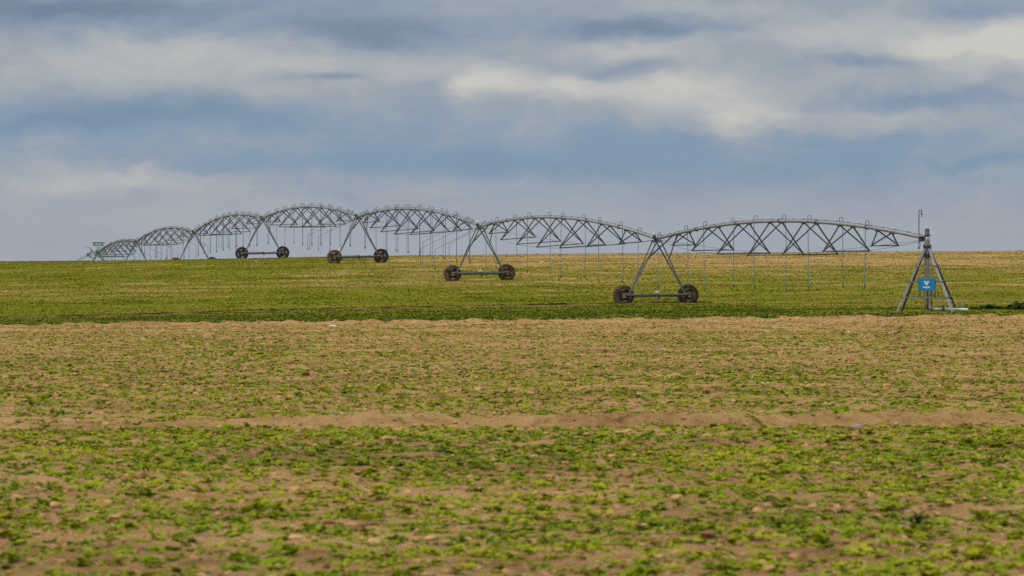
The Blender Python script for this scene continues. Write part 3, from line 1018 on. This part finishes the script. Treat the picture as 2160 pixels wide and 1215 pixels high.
def make_span(i):
    A, B = joints[i], joints[i + 1]
    d = Vector((B.x - A.x, B.y - A.y, 0)); Ln = d.length; d.normalize()
    yaw = math.atan2(-d.x, d.y)
    root = empty('irrigation_span', A, (0, 0, yaw))
    tag(root, SLAB[i], 'irrigation span', 'arched irrigation spans')
    dz = B.z - A.z
    crown = .95 * (Ln / 52.2) ** 2
    nd = 11 if i < 2 else 20

    def P(t):
        return Vector((0, t * Ln, dz * t + crown * 4 * t * (1 - t)))
    st_, en = (.012 if i == 0 else .008), 1 - .008
    pb = MB()
    pb.tube([P(st_ + (en - st_) * k / 48) for k in range(49)], .086, 14)
    pipe = pb.build('pipe', M['pipe'], root)
    for k in range(1, 6):
        t = k / 6 + (.02 if k < 3 else -.01)
        f = MB(); q = P(t); e = P(t + .0006); dr = (e - q).normalized()
        f.cyl(q - dr * .035, q + dr * .035, .128, 16)
        f.build('flange', M['steel'], pipe)
    for k in range(0, 24):
        pass
    cb = MB()
    cb.tube([P(st_ + (en - st_) * k / 60) + Vector((.03, 0, .102 + .018 * math.sin(k * math.pi / 2) ** 2)) for k in range(61)], .013, 6)
    cl = MB()
    for k in range(26):
        q = P(.02 + .96 * k / 25)
        cl.box(q + Vector((.03, 0, .115)), (.05, .06, .055))
    cable = cb.build('power_cable', M['cable'], root)
    cl.build('cable_clips', M['dark'], cable)
    ro = R(ROLL[i]); cr, sr = math.cos(ro), math.sin(ro)
    bottoms = []
    for k in range(NB):
        t = (k + 1) / 8 + .004
        dt = 1.18 / Ln
        lo = P(t)
        bl = {}
        for s in (-1, 1):
            x, z = s * WIDTH[k] / 2, -DEPTH[k]
            bl[s] = lo + Vector((x * cr - z * sr * .0, 0, z * cr + x * sr))
        bottoms.append(bl)
        fr = MB()
        for s in (-1, 1):
            for e in (-1, 1):
                q = P(t + e * dt) + Vector((s * .07, -e * s * .0, -.11))
                q.y += s * .12
                fr.angle(q, bl[s], .054, .009, (0, 0, 1), s * e)
        frame = fr.build('truss_frame', M['steel'], root)
        stt = MB()
        stt.angle(bl[-1] + Vector((-.06, 0, -.03)), bl[1] + Vector((.06, 0, -.03)), .056, .009, (0, 0, 1), 1)
        stt.build('cross_strut', M['steel'], frame)
        for e in (-1, 1):
            gp = MB(); q = P(t + e * dt)
            hl = .30 if e < 0 else .22
            gp.add([q + Vector((x, y, z)) for x, y, z in ((-.10, -hl, -.07), (.10, -hl, -.07), (.10, hl, -.07), (-.10, hl, -.07),
                    (-.055, -hl * .7, -.150), (.055, -hl * .7, -.150), (.055, hl * .7, -.150), (-.055, hl * .7, -.150))],
                   [(0, 1, 2, 3), (7, 6, 5, 4), (0, 4, 5, 1), (1, 5, 6, 2), (2, 6, 7, 3), (3, 7, 4, 0)])
            gp.build('gusset_plate', M['leg'], frame)
    for s in (-1, 1):
        rd = MB()
        pts = [P(.014) + Vector((s * .12, 0, -.14))] + [b[s] + Vector((0, 0, -.025)) for b in bottoms] + [P(.986) + Vector((s * .12, 0, -.14))]
        for a, b in zip(pts, pts[1:]): rd.tube([a, b], .0125, 6)
        rd.build('truss_rod', M['rod'], root)
    # drops: hooped pipe, blue hose, black nozzle weight
    g = random.Random(40 + i)
    cyw, syw = math.cos(yaw), math.sin(yaw)
    hang = 1.13 if i < 2 else 1.38
    side = 1
    ts = [.180 + .1 * k for k in range(9)] if i == 0 else ([.078 + .1 * k for k in range(10)] if i == 1 else [.055 + .0475 * k for k in range(nd)])
    for k, t in enumerate(ts):
        t += g.uniform(-.006, .006)
        side = -side
        if t > .985: continue
        q = P(t)
        offset = i >= 5 and k % 2 == 0
        h = .27 if i < 5 else .13
        wd = .175
        top = q + Vector((side * .0, 0, .08))
        gp = [top, top + Vector((0, 0, h - .085))]
        for a in range(1, 8):
            an = math.pi * a / 8
            gp.append(top + Vector((side * wd * .5 * (1 - math.cos(an)), 0, h - .085 + wd * .5 * math.sin(an))))
        gp += [top + Vector((side * wd, 0, h - .085)), top + Vector((side * wd, 0, h - .30))]
        if offset:   # an offset arm carries the drop out to the side, below the truss
            sd_ = 1 if k % 4 else -1
            gp = [top, top + Vector((0, 0, .06)), top + Vector((sd_ * .2, 0, .08)), top + Vector((sd_ * 1.1, 0, -1.3)), top + Vector((sd_ * 2.5, 0, -1.95)), top + Vector((sd_ * 2.55, 0, -2.1))]
        e = gp[-1]
        wx_ = A.x + e.x * cyw - e.y * syw; wy_ = A.y + e.x * syw + e.y * cyw
        zb = gz0(wx_, wy_) - A.z + hang + g.uniform(-.12, .12)
        hs = MB()
        sway = g.uniform(-.03, .03)
        hs.tube([e + Vector((0, 0, .05)), Vector((e.x + sway, e.y, e.z * .6 + zb * .4)), Vector((e.x + sway * 1.5, e.y, zb))], .0185, 7)
        hose = hs.build('drop_hose', M['hose'], root)
        gn = MB(); gn.tube(gp, .0185, 8); gn.build('gooseneck', M['goose'], hose)
        nz = MB(); x0, y0 = e.x + sway * 1.5, e.y
        nz.lathe([(0, .10), (.020, .10), (.03, .06), (.03, -.02), (.018, -.05), (.045, -.08), (.045, -.10), (0, -.105)], (x0, y0, zb), (0, 0, 1), 10)
        nz.build('nozzle', M['dark'], hose)
    # booms that hang hoses well behind the wheels
    if 1 <= i:
        spots = [(2.2, 3.9, 1.75), (4.6, 3.3, 1.5)] if i >= 2 else []
        ends = [(Ln - 2.2, 3.7, 1.75), (Ln - 4.4, 3.1, 1.45)]
        for (yo, ox, dn) in spots + ends:
            q = P(yo / Ln)
            e = q + Vector((-ox, .2, -dn))
            bp = [q + Vector((0, 0, .07)), q + Vector((0, 0, .20)), q + Vector((-.08, 0, .25)), q + Vector((-.20, 0, .22)), q + Vector((-.5, 0, -.10)), e, e + Vector((-.03, 0, -.10))]
            wx_ = A.x + e.x * cyw - e.y * syw; wy_ = A.y + e.x * syw + e.y * cyw
            zb = gz0(wx_, wy_) - A.z + hang - .15
            hs = MB(); hs.tube([e + Vector((-.03, 0, -.08)), Vector((e.x - .03, e.y, zb))], .0185, 7)
            hose = hs.build('drop_hose', M['hose'], root)
            bb = MB(); bb.tube(bp, .017, 7); bb.build('boom', M['goose'], hose)
            nz = MB()
            nz.lathe([(0, .10), (.020, .10), (.03, .06), (.03, -.02), (.018, -.05), (.045, -.08), (.045, -.10), (0, -.105)], (e.x - .03, e.y, zb), (0, 0, 1), 10)
            nz.build('nozzle', M['dark'], hose)
    return root


for i in range(7): make_span(i)

# overhang past the last tower, with its end gun
J = joints[-1]
dv_ = (joints[-1] - joints[-2]); dv_.z = 0; dv_.normalize()
yaw7 = math.atan2(-dv_.x, dv_.y)
ov = empty('end_overhang', J, (0, 0, yaw7))
tag(ov, 'short pipe overhang with end gun sticking out beyond the teal sign', 'irrigation overhang')
m = MB(); m.tube([(0, .3, 0), (0, 4, -.02), (0, 8.6, -.10)], .07, 12); m.build('pipe', M['pipe'], ov)
m = MB()
for s in (-1, 1):
    m.angle((s * .06, .5, -.1), (s * .75, 4.2, -.75), .05, .009, (0, 0, 1), s)
    m.angle((s * .75, 4.2, -.75), (s * .06, 8.2, -.16), .05, .009, (0, 0, 1), s)
    m.tube([(s * .75, 4.2, -.75), (s * .1, -.4, -.3)], .012, 6)
m.angle((-.75, 4.2, -.75), (.75, 4.2, -.75), .05, .009)
m.bar((0, 4.2, -.05), (0, 4.2, -.75), .05, .05)
m.build('support_frame', M['leg'], ov)
m = MB()
m.tube([(0, 8.5, -.1), (0, 8.5, .35), (-.1, 8.5, .5), (-.9, 8.6, .78)], [.06, .06, .055, .03], 10)
m.box((0, 8.5, .2), (.25, .25, .2), None, .03)
m.build('end_gun', M['leg'], ov)
m = MB(); m.box((-.5, 7.2, -.35), (.5, .4, .5), None, .03); m.build('booster_pump', M['leg'], ov)
for yo, ox, dn in ((1.5, -3.9, 2.4), (4.0, -4.3, 2.6), (6.5, -5.2, 2.8)):
    hs = MB(); hs.tube([(ox, yo, -dn + .1), (ox, yo, -dn - .3)], .0185, 7); h = hs.build('drop_hose', M['hose'], ov)
    bb = MB(); bb.tube([(0, yo, .07), (-.1, yo, .2), (-.4, yo, 0), (ox, yo, -dn), (ox, yo, -dn - .05)], .02, 7); bb.build('boom', M['goose'], h)


# lettering helper: built-in vector font turned into a mesh
def text_mesh(body, name, mat, parent, width, height, loc, rot, bold=0.0):
    cu = bpy.data.curves.new(name + '_outline', 'FONT')
    cu.body = body; cu.extrude = .06; cu.offset = bold; cu.align_x = 'CENTER'; cu.align_y = 'CENTER'
    tmp = bpy.data.objects.new(name + '_outline', cu)
    S.collection.objects.link(tmp)
    bpy.context.view_layer.update()
    me = bpy.data.meshes.new_from_object(tmp.evaluated_get(bpy.context.evaluated_depsgraph_get()))
    bpy.data.objects.remove(tmp)
    co = np.array([v.co[:] for v in me.vertices])
    lo, hi = co.min(0), co.max(0)
    co = (co - (lo + hi) / 2) * np.array([width / (hi[0] - lo[0]), height / (hi[1] - lo[1]), .004 / (hi[2] - lo[2])])
    me.vertices.foreach_set('co', co.astype(np.float32).ravel())
    me.materials.clear(); me.materials.append(mat); me.update()
    o = bpy.data.objects.new(name, me)
    S.collection.objects.link(o)
    o.parent = parent; o.location = loc; o.rotation_euler = rot
    return o


# ------------------------------------------------------------------ far sign on the last tower
sg = empty('sign_board', J + Vector((.05, -.45, 0)), (0, 0, R(4)))
tag(sg, 'small teal sign board with pale lettering on a bracket above the farthest tower', 'sign')
m = MB(); m.box((0, 0, 1.02), (1.26, .03, .44), None, .008); bd = m.build('board', M['teal'], sg)
text_mesh('VALLEY', 'lettering', M['signtext'], bd, .98, .24, (0, -.019, 1.02), (R(90), 0, 0), .02)
m = MB()
m.bar((0, .05, .06), (0, .05, 1.2), .06, .06)
m.bar((-.86, .05, 1.24), (.86, .05, 1.24), .04, .04)
m.bar((-.86, .05, 1.22), (-.06, .05, .42), .04, .04); m.bar((.86, .05, 1.22), (.06, .05, .42), .04, .04)
m.build('bracket', M['steel'], sg)

# ------------------------------------------------------------------ pivot tower
zp = gz0(*PIV)
pv = empty('pivot_tower', (PIV[0], PIV[1], zp - .02), (0, 0, R(-10.5)))
tag(pv, 'four legged galvanised pivot tower standing beside dark weeds, with riser pipe and lamp', 'pivot tower')
HT, HB = .20, 1.38
for sx in (-1, 1):
    for sy in (-1, 1):
        m = MB()
        m.angle((sx * HB, sy * HB, 0), (sx * .14, sy * .14, 3.03), .105, .012, (0, -sy, 0), -sx * sy)
        m.box((sx * HB, sy * HB, .01), (.26, .26, .02))
        lg = m.build('leg', M['leg'], pv)
for z in (.66, 1.40, 2.13):
    f = 1 - z / 3.03
    k = .14 + (HB - .14) * f
    for sy in (-1, 1):
        m = MB(); m.angle((-k, sy * (k + .014), z), (k, sy * (k + .014), z), .06, .008, (0, 0, 1), sy)
        m.build('cross_bar', M['leg'], pv)
    for sx in (-1, 1):
        m = MB(); m.angle((sx * (k + .010), -k, z + .07), (sx * (k + .010), k, z + .07), .06, .008, (0, 0, 1), 1)
        m.build('cross_bar', M['leg'], pv)
m = MB()
el_ = [(0, 0, 3.12), (0, 0, .42)]
for k in range(1, 8):
    a = math.pi / 2 * k / 8
    el_.append((.30 * (1 - math.cos(a)), 0, .42 - .30 * math.sin(a)))
el_.append((.34, 0, .115))
m.tube(el_, .108, 18)
rs = m.build('riser_pipe', M['pipe'], pv)
m = MB(); m.cyl((0, 0, 2.58), (0, 0, 2.68), .165, 20); m.cyl((0, 0, 2.70), (0, 0, 2.76), .14, 20); m.build('flange', M['dark'], rs)
m = MB(); m.cyl((0, 0, 3.07), (0, 0, 3.10), .21, 22); m.cyl((0, 0, 3.11), (0, 0, 3.15), .19, 22)
for k in range(8):
    a = k * math.pi / 4
    m.cyl((.18 * math.cos(a), .18 * math.sin(a), 3.0), (.18 * math.cos(a), .18 * math.sin(a), 3.2), .015, 6)
m.build('flange', M['dark'], rs)
m = MB()
m.lathe([(.115, 3.16), (.125, 3.2), (.128, 3.42), (.112, 3.56), (.05, 3.60), (0, 3.60)], (0, 0, 0), (0, 0, 1), 18)
m.tube([(0, 0, 3.42), (-.10, .45 * .2, 3.45), (-.25, .45 * .6, 3.45), (-.09, .72, 3.45)][:1] + [(-.12, .10, 3.45), (-.30, .22, 3.46)], .10, 14)
m.build('swivel_elbow', M['pipe'], pv)
m = MB(); m.box((-.28, .05, 3.45), (.20, .22, .23), None, .02); m.box((-.18, -.06, 3.56), (.30, .10, .07), None, .01); m.build('junction_box', M['dark'], pv)
m = MB(); m.lathe([(.10, 3.60), (.14, 3.63), (.14, 3.66), (.108, 3.67), (.108, 3.90), (.09, 3.945), (.04, 3.96), (0, 3.96)], (0, 0, 0), (0, 0, 1), 20)
m.tube([(.10, -.05, 3.66), (.18, -.05, 3.70), (.17, -.05, 3.62), (.10, -.05, 3.58)], .012, 6)
m.build('collector_ring', M['steel'], pv)
# lamp on its hooked pole
m = MB()
pl = [(-.385, -.05, 2.98), (-.385, -.05, 4.76)] + [(-.32 - .065 * math.cos(math.pi * k / 8), -.05, 4.76 + .075 * math.sin(math.pi * k / 8)) for k in range(1, 8)] + [(-.255, -.05, 4.76), (-.255, -.05, 4.66)]
m.tube(pl, .021, 8)
pole = m.build('lamp_pole', M['steel'], pv)
m = MB(); m.lathe([(0, 4.68), (.03, 4.68), (.048, 4.64), (.048, 4.61), (0, 4.61)], (-.255, -.05, 0), (0, 0, 1), 12); m.build('lamp_cap', M['dark'], pole)
m = MB(); m.lathe([(.040, 4.61), (.044, 4.55), (.036, 4.50), (0, 4.485)], (-.255, -.05, 0), (0, 0, 1), 12); m.build('lamp_glass', M['amber'], pole)
# cables
m = MB()
m.tube([(-.35, -.06, 3.3), (-.42, -.1, 3.0), (-.36, -.12, 2.98), (-.27, -.05, 3.3)], .012, 6)
m.tube([(.13, -.10, 2.3), (.26, -.2, 2.15), (.30, -.25, 1.9), (.30, -.34, 1.6)], .016, 6)
m.tube([(.17, .05, 3.0), (.17, .05, .3)], .012, 6)
m.tube([(-.15, .06, 2.9), (-.15, .06, .3)], .010, 6)
m.tube([(.24, -.2, 1.1), (.23, -.1, .05)], .022, 8)
m.tube([(.03, -.2, 1.05), (.02, -.13, .05)], .022, 8)
m.build('cables', M['cable'], pv)
PX = .13
for x in (-.40 + PX, .31 + PX):
    m = MB()
    m.bar((x, -.80, .62), (x, -.80, 1.66), .04, .04)
    m.build('panel_post', M['steel'], pv)
# the control panel
m = MB(); m.box((-.065 + PX, -.94, 1.315), (.845, .22, .575), None, .012)
pn = m.build('control_panel', M['panelblue'], pv)
pn['label'] = 'bright blue control panel with a white emblem and lettering'
text_mesh('VALLEY', 'lettering', M['white'], pn, .345, .078, (-.075 + PX, -1.053, 1.175), (R(90), 0, 0), .03)
E = [[(0, 0), (.36, 0), (.46, .15), (.06, .15)], [(1, 0), (.94, .15), (.54, .15), (.64, 0)],
     [(0, .25), (.16, .25), (.52, .80), (.52, 1.0), (.44, .90)], [(1, .25), (.60, .90), (.53, 1.0), (.53, .80), (.88, .25)],
     [(.27, .25), (.40, .25), (.52, .46), (.52, .66)], [(.77, .25), (.535, .66), (.535, .46), (.64, .25)]]
m = MB()
for pg in E:
    n = len(pg)
    f2 = [(-.195 + PX + x * .245, -1.051, 1.460 - y * .195) for x, y in pg]
    b2 = [(x, -1.0495, z) for x, _, z in f2]
    m.add(f2 + b2, [tuple(range(n)), tuple(reversed(range(n, 2 * n)))] + [(i, n + i, n + (i + 1) % n, (i + 1) % n) for i in range(n)])
em = m.build('emblem', M['white'], pn)
m = MB(); m.box((.365 + PX, -1.0, 1.36), (.03, .12, .10), None, .008); m.build('latch', M['dark'], pn)
# supply pipe on the ground
m = MB(); m.tube([(.34, 0, .115), (1.02, -.02, .12), (1.95, -.08, .11)], .070, 14)
m.cyl((.66, 0, .118), (.70, 0, .118), .13, 14); m.cyl((.86, -.01, .118), (.90, -.01, .118), .13, 14); m.cyl((1.0, -.02, .118), (1.03, -.02, .118), .11, 14)
mp = m.build('supply_pipe', M['mainpipe'], pv)
m = MB(); m.cyl((.72, 0, .12), (.84, 0, .12), .10, 12); m.bar((.55, -.05, .27), (1.0, -.05, .27), .025, .025); m.cyl((.78, 0, .18), (.78, 0, .29), .02, 8); m.build('valve', M['steel'], mp)
m = MB(); m.tube([(1.55, .15, .1), (1.55, .15, .42)], [.07, .035], 8); m.cyl((1.55, .15, .42), (1.55, .15, .56), .015, 6); m.build('pressure_gauge', M['leg'], mp)
m = MB(); m.cyl((1.86, -.08, .17), (1.86, -.08, .30), .035, 8); m.lathe([(0, .40), (.035, .38), (.045, .33), (.045, .29), (0, .29)], (1.86, -.08, 0), (0, 0, 1), 10); m.build('relief_valve', M['dark'], mp)


# ------------------------------------------------------------------ weeds and stones one can point at
def weed(px, py, h, wdt, label, seed, mat='weed', n=60):
    x, y = ground_at(px, py)
    root = empty('weed', (x, y, gz(x, y) - .01))
    tag(root, label, 'weed')
    g = random.Random(seed)
    m = MB()
    tips = []
    for k in range(7):
        a = g.uniform(0, 6.28); r_ = wdt * .5 * g.uniform(.2, 1)
        tip = Vector((r_ * math.cos(a), r_ * math.sin(a), h * g.uniform(.6, 1)))
        m.tube([(0, 0, 0), tip * .5 + Vector((0, 0, h * .1)), tip], [.010, .007, .004], 5)
        tips.append(tip)
    m.build('stem', M['bark'], root)
    V, F, T = [], [], []
    b = 0
    for k in range(n):
        t = g.choice(tips); f = g.uniform(.25, 1.02)
        c = t * f + Vector((g.gauss(0, .02), g.gauss(0, .02), g.gauss(0, .02)))
        d = Vector((g.gauss(0, 1), g.gauss(0, 1), g.uniform(-.2, 1))).normalized()
        s = d.cross(Vector((0, 0, 1))).normalized() * .022 * (h / .3) ** .5
        ln = .085 * (h / .3) ** .5 * g.uniform(.6, 1.3)
        V += [c[:], (c + d * ln * .5 + s)[:], (c + d * ln)[:], (c + d * ln * .5 - s)[:]]
        F.append((b, b + 1, b + 2, b + 3)); b += 4
        tv = g.uniform(.1, .9); T += [tv] * 4
    o = np_mesh('foliage', np.array(V), np.array(F), M[mat], True, {'tint': np.array(T)})
    o.parent = root
    return root


weed(350, 549.0, .34, .42, 'leafy upright weed on the crest beside the half hidden tyre', 1, 'seedling', 70)
weed(762, 551.5, .20, .26, 'small dark weed between the tyres of the third drive tower', 2)
weed(1880, 669, .32, .16, 'thin dark weed at the soil edge in front of the pivot tower', 3, 'weed', 26)
weed(1927, 531.5, .10, .20, 'low dark weed on the crest close to the lamp pole of the pivot tower', 4)
weed(1660, 1125, .13, .36, 'large dark green clump of leaves in the blurred foreground soil', 5, 'seedling', 120)
weed(1935, 1110, .08, .34, 'dark clump of leaves in the foreground, nearer the edge of the field view', 6, 'weed', 90)


def stone(px, py, s, mat, label, seed):
    x, y = ground_at(px, py)
    v, f, _ = ico(2, seed)
    v = v * np.array([s, s * .8, s * .62])
    o = np_mesh('stone', v, f, M[mat], True)
    o.location = (x, y, gz(x, y) + s * .2)
    tag(o, label, 'stone', 'stones on the field')


stone(1007, 685.5, .10, 'stone', 'pale cream stone lying on bare soil close to the green crop edge', 3)
stone(980, 696, .055, 'stone', 'small white stone a little nearer than the cream stone by the crop edge', 4)
stone(703, 690, .14, 'stone', 'wide flat pale stone on bare soil by the crop edge, below the third tower', 5)
stone(1393, 740, .10, 'greystone', 'dull brown grey stone on the soil below the nearest drive tower', 6)
stone(1790, 701, .07, 'stone', 'small pale stone on the soil in front of the pivot tower', 7)
stone(1874, 704, .06, 'stone', 'tiny cream stone on the soil directly under the blue panel', 8)
stone(1808, 906, .075, 'greystone', 'rounded grey stone resting just in front of the soil ridge', 9)
stone(1143, 554, .16, 'stone', 'white stone up the slope under the second arched span', 10)
stone(540, 552, .12, 'stone', 'white stone on the crest below the fourth drive tower', 11)
